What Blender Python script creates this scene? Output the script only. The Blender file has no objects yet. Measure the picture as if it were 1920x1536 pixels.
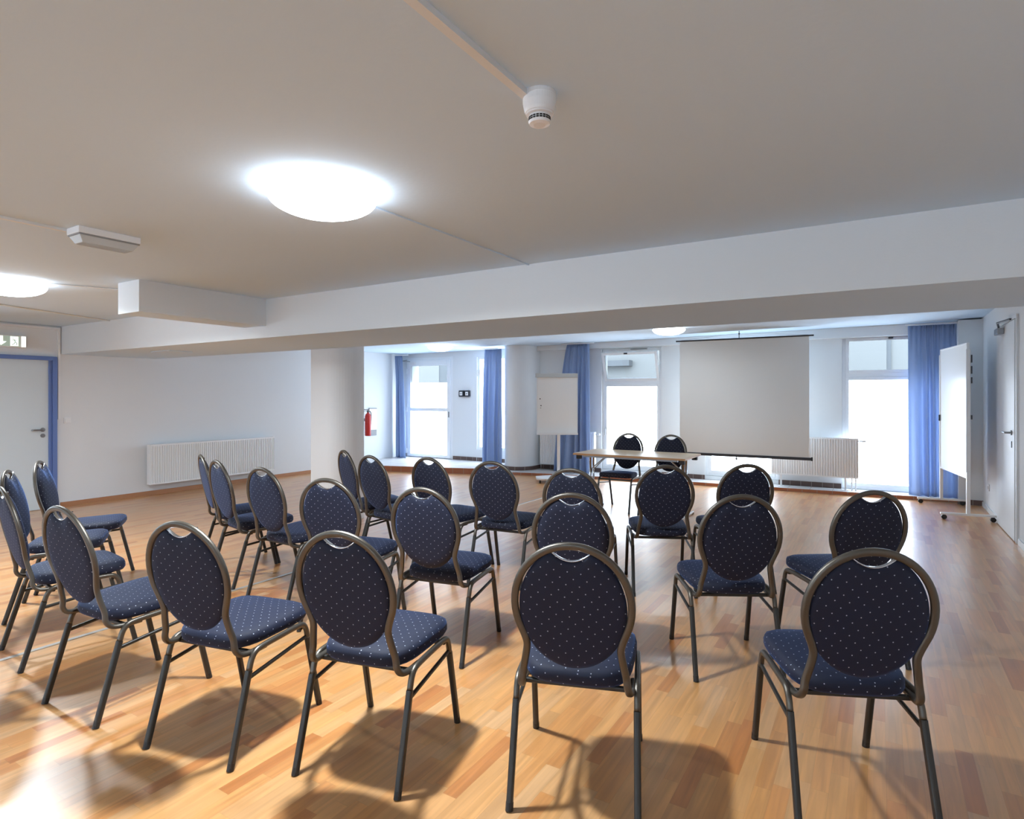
import bpy, bmesh, math, random
from mathutils import Vector, Matrix
random.seed(7)
S = bpy.context.scene
C = S.collection
PI = math.pi

# ------------------------------------------------------------------ materials
def lin(c):
    return tuple(((v/255)/12.92 if v/255 <= .04045 else ((v/255+.055)/1.055)**2.4) for v in c)

def mat(name, rgb, rough=.5, metal=0., spec=.5, emit=None, estr=0., bump=0., bscale=200., alpha=None, coat=0.):
    m = bpy.data.materials.new(name); m.use_nodes = True
    nt = m.node_tree; b = nt.nodes['Principled BSDF']
    b.inputs['Base Color'].default_value = (*lin(rgb), 1)
    b.inputs['Roughness'].default_value = rough
    b.inputs['Metallic'].default_value = metal
    b.inputs['Specular IOR Level'].default_value = spec
    b.inputs['Coat Weight'].default_value = coat
    if emit:
        b.inputs['Emission Color'].default_value = (*emit, 1)
        b.inputs['Emission Strength'].default_value = estr
    # gentle procedural variation on every surface
    tc = nt.nodes.new('ShaderNodeTexCoord'); nz = nt.nodes.new('ShaderNodeTexNoise')
    nz.inputs['Scale'].default_value = bscale; nz.inputs['Detail'].default_value = 3
    nt.links.new(tc.outputs['Object'], nz.inputs['Vector'])
    bp = nt.nodes.new('ShaderNodeBump'); bp.inputs['Strength'].default_value = bump; bp.inputs['Distance'].default_value = .002
    nt.links.new(nz.outputs['Fac'], bp.inputs['Height']); nt.links.new(bp.outputs['Normal'], b.inputs['Normal'])
    return m

def math_node(nt, op, a, b=None, c=None):
    n = nt.nodes.new('ShaderNodeMath'); n.operation = op
    for i, v in enumerate((a, b, c)):
        if v is None: continue
        if isinstance(v, (int, float)): n.inputs[i].default_value = v
        else: nt.links.new(v, n.inputs[i])
    return n.outputs[0]

def add_translucency(m, rgb, f):
    nt = m.node_tree; b = nt.nodes['Principled BSDF']; o = [n for n in nt.nodes if n.type == 'OUTPUT_MATERIAL'][0]
    t = nt.nodes.new('ShaderNodeBsdfTranslucent'); t.inputs['Color'].default_value = (*lin(rgb), 1)
    mx = nt.nodes.new('ShaderNodeMixShader'); mx.inputs[0].default_value = f
    nt.links.new(b.outputs[0], mx.inputs[1]); nt.links.new(t.outputs[0], mx.inputs[2]); nt.links.new(mx.outputs[0], o.inputs[0])

def fabric_material():
    m = bpy.data.materials.new('navy_dotted_fabric'); m.use_nodes = True
    nt = m.node_tree; b = nt.nodes['Principled BSDF']; L = nt.links.new
    uv = nt.nodes.new('ShaderNodeUVMap'); uv.uv_map = 'UVMap'
    mp = nt.nodes.new('ShaderNodeMapping'); mp.inputs['Rotation'].default_value = (0, 0, .12)
    mp.inputs['Scale'].default_value = (1/.046, 1/.046, 1)
    L(uv.outputs['UV'], mp.inputs['Vector'])
    sp = nt.nodes.new('ShaderNodeSeparateXYZ'); L(mp.outputs['Vector'], sp.inputs[0])
    def dots(off):
        fx = math_node(nt, 'SUBTRACT', math_node(nt, 'FRACT', math_node(nt, 'ADD', sp.outputs[0], off+50)), .5)
        fy = math_node(nt, 'SUBTRACT', math_node(nt, 'FRACT', math_node(nt, 'ADD', sp.outputs[1], off+50)), .5)
        d = math_node(nt, 'SQRT', math_node(nt, 'ADD', math_node(nt, 'MULTIPLY', fx, fx), math_node(nt, 'MULTIPLY', fy, fy)))
        return math_node(nt, 'LESS_THAN', d, .044)
    mask = math_node(nt, 'MAXIMUM', dots(0.), dots(.5))
    nz = nt.nodes.new('ShaderNodeTexNoise'); nz.inputs['Scale'].default_value = 900
    L(uv.outputs['UV'], nz.inputs['Vector'])
    cr = nt.nodes.new('ShaderNodeMix'); cr.data_type = 'RGBA'
    cr.inputs['A'].default_value = (*lin((4, 9, 28)), 1); cr.inputs['B'].default_value = (*lin((9, 19, 50)), 1)
    L(nz.outputs['Fac'], cr.inputs['Factor'])
    mx = nt.nodes.new('ShaderNodeMix'); mx.data_type = 'RGBA'
    L(mask, mx.inputs['Factor']); L(cr.outputs['Result'], mx.inputs['A']); mx.inputs['B'].default_value = (*lin((165, 170, 185)), 1)
    L(mx.outputs['Result'], b.inputs['Base Color'])
    b.inputs['Roughness'].default_value = .75
    b.inputs['Sheen Weight'].default_value = .30; b.inputs['Sheen Roughness'].default_value = .4
    b.inputs['Sheen Tint'].default_value = (*lin((96, 140, 215)), 1)
    bp = nt.nodes.new('ShaderNodeBump'); bp.inputs['Strength'].default_value = .15; bp.inputs['Distance'].default_value = .001
    L(nz.outputs['Fac'], bp.inputs['Height']); L(bp.outputs['Normal'], b.inputs['Normal'])
    return m

def floor_material():
    m = bpy.data.materials.new('beech_strip_parquet'); m.use_nodes = True
    nt = m.node_tree; b = nt.nodes['Principled BSDF']; L = nt.links.new
    tc = nt.nodes.new('ShaderNodeTexCoord'); sp = nt.nodes.new('ShaderNodeSeparateXYZ'); L(tc.outputs['Object'], sp.inputs[0])
    X = math_node(nt, 'DIVIDE', math_node(nt, 'ADD', sp.outputs[0], 40), .060)
    col = math_node(nt, 'FLOOR', X); fx = math_node(nt, 'FRACT', X)
    wn = nt.nodes.new('ShaderNodeTexWhiteNoise'); wn.noise_dimensions = '1D'; L(col, wn.inputs['W'])
    Yy = math_node(nt, 'DIVIDE', math_node(nt, 'ADD', sp.outputs[1], math_node(nt, 'MULTIPLY', wn.outputs['Value'], 37.3)), .43)
    row = math_node(nt, 'FLOOR', math_node(nt, 'ADD', Yy, 50)); fy = math_node(nt, 'FRACT', math_node(nt, 'ADD', Yy, 50))
    cb = nt.nodes.new('ShaderNodeCombineXYZ'); L(col, cb.inputs[0]); L(row, cb.inputs[1])
    w2 = nt.nodes.new('ShaderNodeTexWhiteNoise'); w2.noise_dimensions = '3D'; L(cb.outputs[0], w2.inputs['Vector'])
    rp = nt.nodes.new('ShaderNodeValToRGB'); L(w2.outputs['Value'], rp.inputs['Fac'])
    e = rp.color_ramp.elements
    e[0].position = 0; e[0].color = (*lin((188, 118, 62)), 1)
    e[1].position = 1; e[1].color = (*lin((214, 166, 116)), 1)
    for p, c in ((.22, (206, 143, 82)), (.5, (216, 158, 96)), (.75, (208, 154, 98))):
        q = e.new(p); q.color = (*lin(c), 1)
    # grain stretched along the boards
    mp = nt.nodes.new('ShaderNodeMapping'); mp.inputs['Scale'].default_value = (38, 2.2, 1)
    L(tc.outputs['Object'], mp.inputs['Vector'])
    av = nt.nodes.new('ShaderNodeVectorMath'); av.operation = 'ADD'; L(mp.outputs['Vector'], av.inputs[0]); L(w2.outputs['Color'], av.inputs[1])
    sc = nt.nodes.new('ShaderNodeVectorMath'); sc.operation = 'SCALE'; sc.inputs['Scale'].default_value = 9; L(w2.outputs['Color'], sc.inputs[0]); L(sc.outputs[0], av.inputs[1])
    g = nt.nodes.new('ShaderNodeTexNoise'); g.inputs['Scale'].default_value = 1.; g.inputs['Detail'].default_value = 5; g.inputs['Distortion'].default_value = .6
    L(av.outputs[0], g.inputs['Vector'])
    gr = nt.nodes.new('ShaderNodeMapRange'); gr.inputs['From Min'].default_value = .3; gr.inputs['From Max'].default_value = .7
    gr.inputs['To Min'].default_value = .80; gr.inputs['To Max'].default_value = 1.10; L(g.outputs['Fac'], gr.inputs['Value'])
    hs = nt.nodes.new('ShaderNodeHueSaturation'); L(gr.outputs[0], hs.inputs['Value']); L(rp.outputs['Color'], hs.inputs['Color'])
    # joints
    ex = math_node(nt, 'MINIMUM', fx, math_node(nt, 'SUBTRACT', 1, fx)); ey = math_node(nt, 'MINIMUM', fy, math_node(nt, 'SUBTRACT', 1, fy))
    j = math_node(nt, 'MINIMUM', math_node(nt, 'DIVIDE', ex, .018), math_node(nt, 'DIVIDE', ey, .003))
    jm = nt.nodes.new('ShaderNodeMapRange'); jm.inputs['To Min'].default_value = .80; L(j, jm.inputs['Value'])
    mx = nt.nodes.new('ShaderNodeVectorMath'); mx.operation = 'SCALE'; L(hs.outputs['Color'], mx.inputs[0]); L(jm.outputs[0], mx.inputs['Scale'])
    L(mx.outputs[0], b.inputs['Base Color'])
    r = nt.nodes.new('ShaderNodeMapRange'); r.inputs['To Min'].default_value = .30; r.inputs['To Max'].default_value = .40; L(g.outputs['Fac'], r.inputs['Value'])
    L(r.outputs[0], b.inputs['Roughness']); b.inputs['Specular IOR Level'].default_value = .7; b.inputs['Coat Weight'].default_value = .8; b.inputs['Coat Roughness'].default_value = .30; b.inputs['Coat IOR'].default_value = 1.5
    return m

def tile_material(name, a, bcol, w=.15, h=.1, mortar=(150, 140, 132)):
    m = bpy.data.materials.new(name); m.use_nodes = True
    nt = m.node_tree; b = nt.nodes['Principled BSDF']; L = nt.links.new
    tc = nt.nodes.new('ShaderNodeTexCoord'); br = nt.nodes.new('ShaderNodeTexBrick')
    mp = nt.nodes.new('ShaderNodeMapping'); mp.inputs['Rotation'].default_value = (PI/2, 0, 0) if name.startswith('wall') else (0, 0, 0)
    L(tc.outputs['Object'], mp.inputs['Vector']); L(mp.outputs['Vector'], br.inputs['Vector'])
    br.offset = 0; br.inputs['Scale'].default_value = 1
    br.inputs['Brick Width'].default_value = w; br.inputs['Row Height'].default_value = h; br.inputs['Mortar Size'].default_value = .004
    br.inputs['Color1'].default_value = (*lin(a), 1); br.inputs['Color2'].default_value = (*lin(bcol), 1); br.inputs['Mortar'].default_value = (*lin(mortar), 1)
    L(br.outputs['Color'], b.inputs['Base Color']); b.inputs['Roughness'].default_value = .4
    return m

M = {}
M['wall'] = mat('white_wall_paint', (223, 227, 230), .9, bump=.25, bscale=90)
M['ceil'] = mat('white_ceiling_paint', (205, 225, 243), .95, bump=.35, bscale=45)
M['floor'] = floor_material()
M['fabric'] = fabric_material()
M['frame'] = mat('bronze_grey_steel', (98, 93, 86), .34, metal=.75, bump=.25, bscale=700)
M['leg'] = mat('dark_hammered_steel', (66, 66, 65), .38, metal=.7, bump=.3, bscale=700)
M['chrome'] = mat('chrome', (200, 205, 212), .18, metal=1)
M['steel'] = mat('brushed_steel', (150, 152, 155), .35, metal=1)
M['black'] = mat('black_plastic', (26, 26, 28), .5)
M['dark'] = mat('anthracite_metal', (52, 54, 60), .45, metal=.3)
M['white_gloss'] = mat('white_lacquered_metal', (232, 234, 236), .35)
M['pvc'] = mat('white_window_plastic', (232, 236, 240), .35)
M['board'] = mat('whiteboard_enamel', (238, 240, 240), .3)
M['screen'] = mat('projection_cloth', (228, 229, 227), .95)
M['curtain'] = mat('blue_curtain_cloth', (152, 174, 212), .9, bump=.4, bscale=500)
M['door'] = mat('pale_grey_door', (208, 220, 227), .45)
M['door_w'] = mat('white_door_leaf', (224, 228, 230), .4)
M['blue'] = mat('blue_painted_frame', (98, 124, 184), .45)
M['wood_base'] = mat('beech_baseboard', (172, 122, 86), .5)
M['table'] = mat('beech_table_top', (234, 212, 182), .35)
M['table_edge'] = mat('beech_table_edge', (196, 150, 104), .4)
M['tile_step'] = tile_material('step_tiles', (206, 204, 204), (196, 196, 198), .3, .3)
M['tile_riser'] = tile_material('wall_riser_tiles', (150, 92, 62), (168, 106, 74), .2, .2)
M['tile_base'] = tile_material('wall_base_tiles', (84, 66, 62), (98, 78, 72), .15, .2)
M['red'] = mat('red_enamel', (176, 34, 30), .3)
M['grey'] = mat('grey_plastic', (140, 142, 144), .5)
M['strip'] = mat('aluminium_strip', (208, 206, 202), .3, metal=.6)
M['frost'] = mat('frosted_film_daylight_glow', (240, 244, 250), .4, emit=(.76, .88, 1.), estr=6.5)  # daylight through the film is put in as its own glow
M['lampglass'] = mat('opal_lamp_glass', (250, 250, 250), .4, emit=(.90, .96, 1.), estr=12.)
M['sign_lit'] = mat('lit_sign_white', (245, 250, 246), .5, emit=(.95, 1., .97), estr=.8)
M['sign_green'] = mat('pale_green_sign', (176, 200, 186), .5, emit=(.5, .62, .56), estr=.2)
M['facade'] = mat('white_facade_render', (112, 112, 110), .9)
M['facade_grey'] = mat('grey_facade_panel', (84, 86, 88), .8)
M['lampdim'] = mat('opal_lamp_glass_soft', (250, 250, 250), .4, emit=(.92, .96, 1.), estr=6.5)
M['lens'] = mat('clear_ribbed_plastic', (196, 202, 204), .2)
M['ground'] = mat('pale_paving', (130, 129, 126), .9)

add_translucency(M['curtain'], (196, 210, 232), .32)
add_translucency(M['screen'], (225, 228, 230), .12)

def glass_material():
    m = bpy.data.materials.new('clear_window_glass'); m.use_nodes = True
    nt = m.node_tree; nt.nodes.clear(); L = nt.links.new
    o = nt.nodes.new('ShaderNodeOutputMaterial'); mx = nt.nodes.new('ShaderNodeMixShader')
    t = nt.nodes.new('ShaderNodeBsdfTransparent'); g = nt.nodes.new('ShaderNodeBsdfGlossy'); g.inputs['Roughness'].default_value = .02
    t.inputs['Color'].default_value = (.96, .98, 1, 1); f = nt.nodes.new('ShaderNodeFresnel'); f.inputs['IOR'].default_value = 1.3
    L(f.outputs[0], mx.inputs[0]); L(t.outputs[0], mx.inputs[1]); L(g.outputs[0], mx.inputs[2]); L(mx.outputs[0], o.inputs[0])
    return m
M['glass'] = glass_material()

# ------------------------------------------------------------------ mesh helpers
def obj(name, bm, m, parent=None, loc=(0, 0, 0), rz=0., smooth=False, bevel=0., uv=False):
    if uv: box_uv(bm)
    me = bpy.data.meshes.new(name); bmesh.ops.recalc_face_normals(bm, faces=bm.faces[:])
    bm.to_mesh(me); bm.free()
    for k in (m if isinstance(m, (list, tuple)) else [m]): me.materials.append(k)
    o = bpy.data.objects.new(name, me); C.objects.link(o)
    o.location = loc; o.rotation_euler = (0, 0, rz)
    if parent: o.parent = parent
    if smooth:
        for p in me.polygons: p.use_smooth = True
    if bevel:
        b = o.modifiers.new('bevel', 'BEVEL'); b.width = bevel; b.segments = 2; b.limit_method = 'ANGLE'; b.angle_limit = .6
    return o

def box_uv(bm):
    uv = bm.loops.layers.uv.new('UVMap')
    bm.normal_update()
    for f in bm.faces:
        n = f.normal; a = (abs(n.x), abs(n.y), abs(n.z)); k = a.index(max(a))
        for l in f.loops:
            c = l.vert.co
            l[uv].uv = (c.y+.013, c.z) if k == 0 else ((c.x, c.z) if k == 1 else (c.x, c.y))

def box(bm, x0, x1, y0, y1, z0, z1, mi=0):
    vs = [bm.verts.new(p) for p in ((x0, y0, z0), (x1, y0, z0), (x1, y1, z0), (x0, y1, z0), (x0, y0, z1), (x1, y0, z1), (x1, y1, z1), (x0, y1, z1))]
    for q in ((0, 3, 2, 1), (4, 5, 6, 7), (0, 1, 5, 4), (1, 2, 6, 5), (2, 3, 7, 6), (3, 0, 4, 7)):
        f = bm.faces.new([vs[i] for i in q]); f.material_index = mi
    return bm

def boxes(*bs):
    bm = bmesh.new()
    for b in bs: box(bm, *b)
    return bm

def prism(pts, z0, z1, bm=None):
    bm = bm or bmesh.new(); n = len(pts)
    zf = (lambda z, p: z(p) if callable(z) else z)
    a = [bm.verts.new((p[0], p[1], zf(z0, p))) for p in pts]; b = [bm.verts.new((p[0], p[1], zf(z1, p))) for p in pts]
    bm.faces.new(a[::-1]); bm.faces.new(b)
    for i in range(n): bm.faces.new((a[i], a[(i+1) % n], b[(i+1) % n], b[i]))
    return bm

def tube(pts, r=.01, sec=None, bm=None, closed=False, n=12, up=None):
    """Sweep a round (or given) section along a polyline."""
    bm = bm or bmesh.new(); P = [Vector(p) for p in pts]; N = len(P)
    sec = sec or [(r*math.cos(2*PI*i/n), r*math.sin(2*PI*i/n)) for i in range(n)]
    tg = []
    for i in range(N):
        a = P[i-1] if (i > 0 or closed) else P[0]; b = P[(i+1) % N] if (i < N-1 or closed) else P[-1]
        tg.append((b-a).normalized())
    u = Vector(up) if up else (Vector((0, 0, 1)) if abs(tg[0].z) < .9 else Vector((0, 1, 0)))
    rings = []
    for i in range(N):
        t = tg[i]; u = (u-t*u.dot(t)); u.normalize(); v = t.cross(u)
        rings.append([bm.verts.new(P[i]+u*a+v*b) for a, b in sec])
    k = len(sec)
    for i in range(N if closed else N-1):
        A, B = rings[i], rings[(i+1) % N]
        for j in range(k): bm.faces.new((A[j], A[(j+1) % k], B[(j+1) % k], B[j]))
    if not closed:
        bm.faces.new(rings[0][::-1]); bm.faces.new(rings[-1])
    return bm

def rsec(w, h, r=.3, k=3):
    """rounded rectangle section, w along 'up'."""
    out = []; rr = min(w, h)*r
    for cx, cy, a0 in ((w/2-rr, h/2-rr, 0), (-w/2+rr, h/2-rr, PI/2), (-w/2+rr, -h/2+rr, PI), (w/2-rr, -h/2+rr, 3*PI/2)):
        for i in range(k+1):
            a = a0+PI/2*i/k; out.append((cx+rr*math.cos(a), cy+rr*math.sin(a)))
    return out

def spline(pts, sub=6):
    P = [Vector(p) for p in pts]; out = []
    for i in range(len(P)-1):
        p0 = P[i-1] if i else P[0]*2-P[1]; p1 = P[i]; p2 = P[i+1]; p3 = P[i+2] if i+2 < len(P) else P[-1]*2-P[-2]
        for s in range(sub):
            t = s/sub
            out.append(.5*((2*p1)+(p2-p0)*t+(2*p0-5*p1+4*p2-p3)*t*t+(3*p1-p0-3*p2+p3)*t**3))
    out.append(P[-1]); return out

def lathe(prof, n=32, bm=None, c=(0, 0, 0)):
    bm = bm or bmesh.new(); rings = []
    for r, z in prof:
        rings.append([bm.verts.new((c[0]+r*math.cos(2*PI*i/n), c[1]+r*math.sin(2*PI*i/n), c[2]+z)) for i in range(n)] if r > 1e-6 else [bm.verts.new((c[0], c[1], c[2]+z))])
    for A, B in zip(rings, rings[1:]):
        for i in range(n):
            j = (i+1) % n
            if len(A) == 1 and len(B) == 1: continue
            if len(A) == 1: bm.faces.new((A[0], B[j], B[i]))
            elif len(B) == 1: bm.faces.new((A[i], A[j], B[0]))
            else: bm.faces.new((A[i], A[j], B[j], B[i]))
    for R in (rings[0], rings[-1]):
        if len(R) > 1: bm.faces.new(R)
    return bm

def cyl(p, q, r, n=20, bm=None): return tube([p, q], r, n=n, bm=bm)

def thing(name, label, cat, loc=(0, 0, 0), rz=0., group=None):
    o = bpy.data.objects.new(name, None); C.objects.link(o); o.empty_display_size = .1
    o.location = loc; o.rotation_euler = (0, 0, rz); o['label'] = label; o['category'] = cat
    if group: o['group'] = group
    return o
def tag(o, label, cat, group=None):
    o['label'] = label; o['category'] = cat
    if group: o['group'] = group
    return o
def struct(name, bm, m, **k):
    o = obj(name, bm, m, **k)
    if not k.get('parent'): o['kind'] = 'structure'
    return o
def sroot(name, loc=(0, 0, 0), rz=0.):
    o = bpy.data.objects.new(name, None); C.objects.link(o); o.location = loc; o.rotation_euler = (0, 0, rz); o['kind'] = 'structure'
    return o
def dup_tree(o, parent=None):
    if o.type == 'LIGHT': return None
    c = o.copy(); C.objects.link(c)
    if parent: c.parent = parent
    for ch in list(o.children): dup_tree(ch, c)
    return c

# ------------------------------------------------------------------ dimensions
XL, XR, YB = -9.13, 1.16, -3.6       # left wall, right wall, wall behind
CF = 2.36                             # ceiling height of the front part
WO, WA = (-9.0, 10.1, 0), math.atan(.0263)   # window wall frame: origin and turn
def cb(x): return 2.377+.0113*(x+9)   # the rear ceiling rises a little to the right
def wy(x): return 10.1+.0263*(x+9)
BY0, BY1, BZ = 3.57, 4.76, 2.0        # beam

# ------------------------------------------------------------------ room shell
struct('floor', boxes((XL-.2, XR+.2, YB-.2, 10.7, -.12, 0)), M['floor'])
struct('ceiling', boxes((XL-.2, XR+.2, YB-.2, BY0, CF, CF+.2)), M['ceil'])
bm = bmesh.new()
prism([(XL-.2, BY1), (XR+.2, BY1), (XR+.2, 10.7), (XL-.2, 10.7)], lambda p: cb(p[0]), lambda p: cb(p[0])+.2, bm)
struct('ceiling.001', bm, M['ceil'])
def soffit(name, *b):                                                   # wall paint on the sides; underside colour made bluer to cancel warm floor bounce
    bm = boxes(*b); bmesh.ops.recalc_face_normals(bm, faces=bm.faces[:]); bm.normal_update()
    for f in bm.faces: f.material_index = 1 if f.normal.z < -.5 else 0
    return struct(name, bm, [M['wall'], M['ceil']])
soffit('trim_1', (XL, XR, BY0, BY1, BZ, CF+.35))                           # main cross beam
soffit('trim_2', (-5.23, -4.91, 2.44, BY0, 2.11, CF))                      # short boxed duct
# pillar: flat face to the left, rounded to the right
pp = [(-5.72, 4.765), (-5.45, 4.765)] + [(-5.45+.245*math.sin(a), 5.01-.245*math.cos(a)) for a in [PI*i/24 for i in range(1, 25)]] + [(-5.72, 5.255)]
o = struct('wall_pillar', prism(pp, 0, 2.41), M['wall'])
struct('wall_left', boxes((XL-.2, XL, 1.9, 10.7, 0, 2.6), (XL-.2, XL, YB, -3.0, 0, 2.6), (XL-.2, XL, -.9, -.2, 0, 2.6), (XL-.2, XL, -3.0, -.9, 0, .85), (XL-.2, XL, -3.0, -.9, 2.2, 2.6), (XL-.2, XL, -.2, 1.9, 0, .85), (XL-.2, XL, -.2, 1.9, 2.2, 2.6)), M['wall'])
struct('wall_right', boxes((XR, XR+.2, YB, 10.7, 0, 2.7)), M['wall'])
bm = bmesh.new(); prev = XL
for a, b in ((-7.6, -5.6), (-4.4, -2.4), (-1.4, .6)):
    box(bm, prev, a, YB-.2, YB, 0, 2.5); box(bm, a, b, YB-.2, YB, 0, .85); box(bm, a, b, YB-.2, YB, 2.2, 2.5); prev = b
box(bm, prev, XR, YB-.2, YB, 0, 2.5)
struct('wall_rear', bm, M['wall'])

# window wall, built in its own frame (x' = x+9, y' < 0 towards the room)
def wx(x): return (x+9)/math.cos(WA)
openings = [(-8.97, -7.71, .11, 2.29), (-7.10, -6.25, .35, 2.26), (-4.36, -3.25, .11, 2.31), (-2.50, -1.38, .11, 2.33), (-.49, .86, .05, 2.37)]
bm = bmesh.new(); T = .30
prev = wx(-9.2)
for a, b, z0, z1 in openings:
    box(bm, prev, wx(a), 0, T, 0, 2.75); box(bm, wx(a), wx(b), 0, T, 0, z0); box(bm, wx(a), wx(b), 0, T, z1, 2.75); prev = wx(b)
box(bm, prev, wx(1.3), 0, T, 0, 2.75)
struct('wall_window_side', bm, M['wall'], loc=WO, rz=WA)
# rounded pier standing out from the window wall
cx, cy, r = -5.93, 9.98, .30
pp = [(cx+r*1.0*math.cos(a), cy+r*1.25*math.sin(a)) for a in [PI+PI*i/24 for i in range(25)]] + [(cx+r, 10.25), (cx-r, 10.25)]
struct('wall_pier', prism(pp, 0, lambda p: cb(p[0])-.002), M['wall'])
struct('trim_3', boxes((.90, XR, 9.98, 10.34, 0, 2.47)), M['wall'])            # pilaster in the right corner
bm = bmesh.new(); prism([(wx(-5.63), -.13), (wx(.9), -.13), (wx(.9), 0), (wx(-5.63), 0)], 2.325, lambda p: cb(p[0]-9)-.002, bm)
struct('trim_4', bm, M['wall'], loc=WO, rz=WA)                                   # bulkhead above the windows
# landing before the terrace door and the long low step
land = [(XL, 8.25), (-8.0, 8.56), (-6.5, 9.03), (-6.25, 9.15), (-6.25, 10.16), (XL, 10.08)]
bm = prism(land, 0, .11); bm.faces.ensure_lookup_table(); bm.normal_update()
for f in bm.faces: f.material_index = 0 if f.normal.z > .5 else 1
struct('trim_5', bm, [M['tile_step'], M['tile_riser']])
st = [(-6.25, 9.22), (-5.2, 9.52), (-2.6, 9.86), (.35, 10.06), (.9, 10.1), (.9, 10.35), (-6.25, 10.16)]
bm = prism(st, 0, .05); bm.normal_update()
for f in bm.faces: f.material_index = 0 if f.normal.z > .5 else 1
struct('trim_6', bm, [M['tile_step'], M['tile_riser']])
# baseboards
struct('baseboard_left', boxes((XL, XL+.016, 3.56, 8.3, 0, .06), (XL, XL+.016, YB, 2.25, 0, .06)), M['wood_base'])
bm = bmesh.new()
for a, b, z in ((-9.12, -8.98, .11), (-7.7, -7.11, .11), (-7.09, -6.28, .11), (-5.6, -4.37, .05), (-3.24, -2.51, .05), (-1.37, -.5, .05)):
    box(bm, wx(a), wx(b), -.012, 0, z, z+.075)
struct('baseboard_window_side', bm, M['tile_base'], loc=WO, rz=WA)
bm = bmesh.new()
pp = [(cx+(r+.012)*math.cos(a), cy+(r*1.25+.012)*math.sin(a)) for a in [PI+PI*i/24 for i in range(25)]] + [(cx+r+.012, 10.2), (cx-r-.012, 10.2)]
struct('baseboard_pier', prism(pp, .05, .12), M['tile_base'])
struct('baseboard_pilaster', boxes((.888, XR-.001, 9.968, 9.98, 0, .07)), M['tile_base'])
struct('baseboard_right', boxes((XR-.014, XR, 8.78, 9.965, 0, .06), (XR-.014, XR, YB, 7.56, 0, .06)), M['door_w'])
# metal floor joint
struct('trim_7', boxes((-4.12, -4.09, YB, 9.28, 0, .004)), M['strip'])
# surface-run cable ducts
struct('trim_8', boxes((-.915, -.888, YB, 1.545, CF-.018, CF)), M['wall'])
struct('trim_9', boxes((-3.79, -3.768, YB, 1.499, CF-.014, CF)), M['wall'])
struct('trim_10', boxes((-2.07, -2.058, 1.95, BY0, CF-.008, CF)), M['ceil'])
struct('trim_11', tube([(-5.74, 2.0, CF-.006), (-5.42, 2.75, CF-.006), (-5.25, 3.1, CF-.006)], .006), M['wall'])
struct('trim_12', tube([(-7.2, 1.9, CF-.007), (-7.39, 2.37, CF-.007), (-7.85, BY0, CF-.007)], .007), M['wall'])
struct('trim_13', boxes((XL, XL+.03, 1.0, 3.555, CF-.045, CF-.02), (XL, XL+.022, 3.53, 3.555, 1.15, CF-.02)), M['white_gloss'])
struct('trim_14', boxes((-7.62, -7.2, 3.92, 4.2, BZ-.012, BZ)), M['ceil'])

# ------------------------------------------------------------------ doors
d = sroot('door_1', (XL, 2.2, 0))          # grey door with blue frame in the left wall
bm = boxes((0, .05, 1.262, 1.312, 0, 1.96), (0, .03, 1.225, 1.262, 0, 1.93), (0, .05, .22, .275, 0, 1.96), (0, .05, .275, 1.262, 1.91, 1.96))
obj('door_frame', bm, M['blue'], d, bevel=.004)
obj('door_leaf', boxes((-.001, .012, .275, 1.225, .006, 1.91)), M['door'], d)
hd = obj('door_handle', tube(spline([(.012, 1.165, 1.02), (.05, 1.165, 1.02), (.06, 1.15, 1.02), (.06, 1.03, 1.02)], 4), .010), M['steel'], d, smooth=True)
obj('rosette', cyl((.012, 1.165, 1.02), (.02, 1.165, 1.02), .026), M['steel'], hd)
obj('key_plate', cyl((.012, 1.165, .945), (.02, 1.165, .945), .026), M['steel'], d)

d = sroot('door_2', (XR, 7.6, 0))          # flush white door in the right wall
obj('door_frame', boxes((-.02, 0, 0, .04, 0, 2.26), (-.02, 0, 1.12, 1.16, 0, 2.26), (-.02, 0, .04, 1.12, 2.225, 2.26)), M['door_w'], d)
obj('door_leaf', boxes((-.026, -.001, .055, 1.10, .008, 2.215)), M['door_w'], d, bevel=.003)
obj('door_gap_shade', boxes((-.012, -.001, .04, .055, .0, 2.22)), M['dark'], d)  # dark strip standing in for the shaded gap beside the leaf
hd = obj('door_handle', tube(spline([(-.026, .20, 1.08), (-.07, .20, 1.08), (-.078, .215, 1.08), (-.078, .33, 1.08)], 4), .010), M['steel'], d, smooth=True)
obj('rosette', cyl((-.026, .20, 1.08), (-.036, .20, 1.08), .026), M['steel'], hd)
obj('key_plate', boxes((-.034, -.026, .18, .22, .93, .995)), M['steel'], d)
cl = obj('door_closer', boxes((-.085, -.026, .62, .84, 2.12, 2.185)), M['steel'], d, bevel=.006)
obj('closer_arm', tube([(-.06, .73, 2.2), (-.10, .5, 2.225), (-.03, .25, 2.235)], .011), M['dark'], cl)

# ------------------------------------------------------------------ windows
def ring(bm, x0, x1, z0, z1, w, y0, y1):
    box(bm, x0, x0+w, y0, y1, z0, z1); box(bm, x1-w, x1, y0, y1, z0, z1)
    box(bm, x0+w, x1-w, y0, y1, z0, z0+w); box(bm, x0+w, x1-w, y0, y1, z1-w, z1)
def slab_at(name, m, parent, x0, x1, z0, z1, y, t=.01): return obj(name, boxes((x0, x1, y, y+t, z0, z1)), m, parent)

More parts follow.
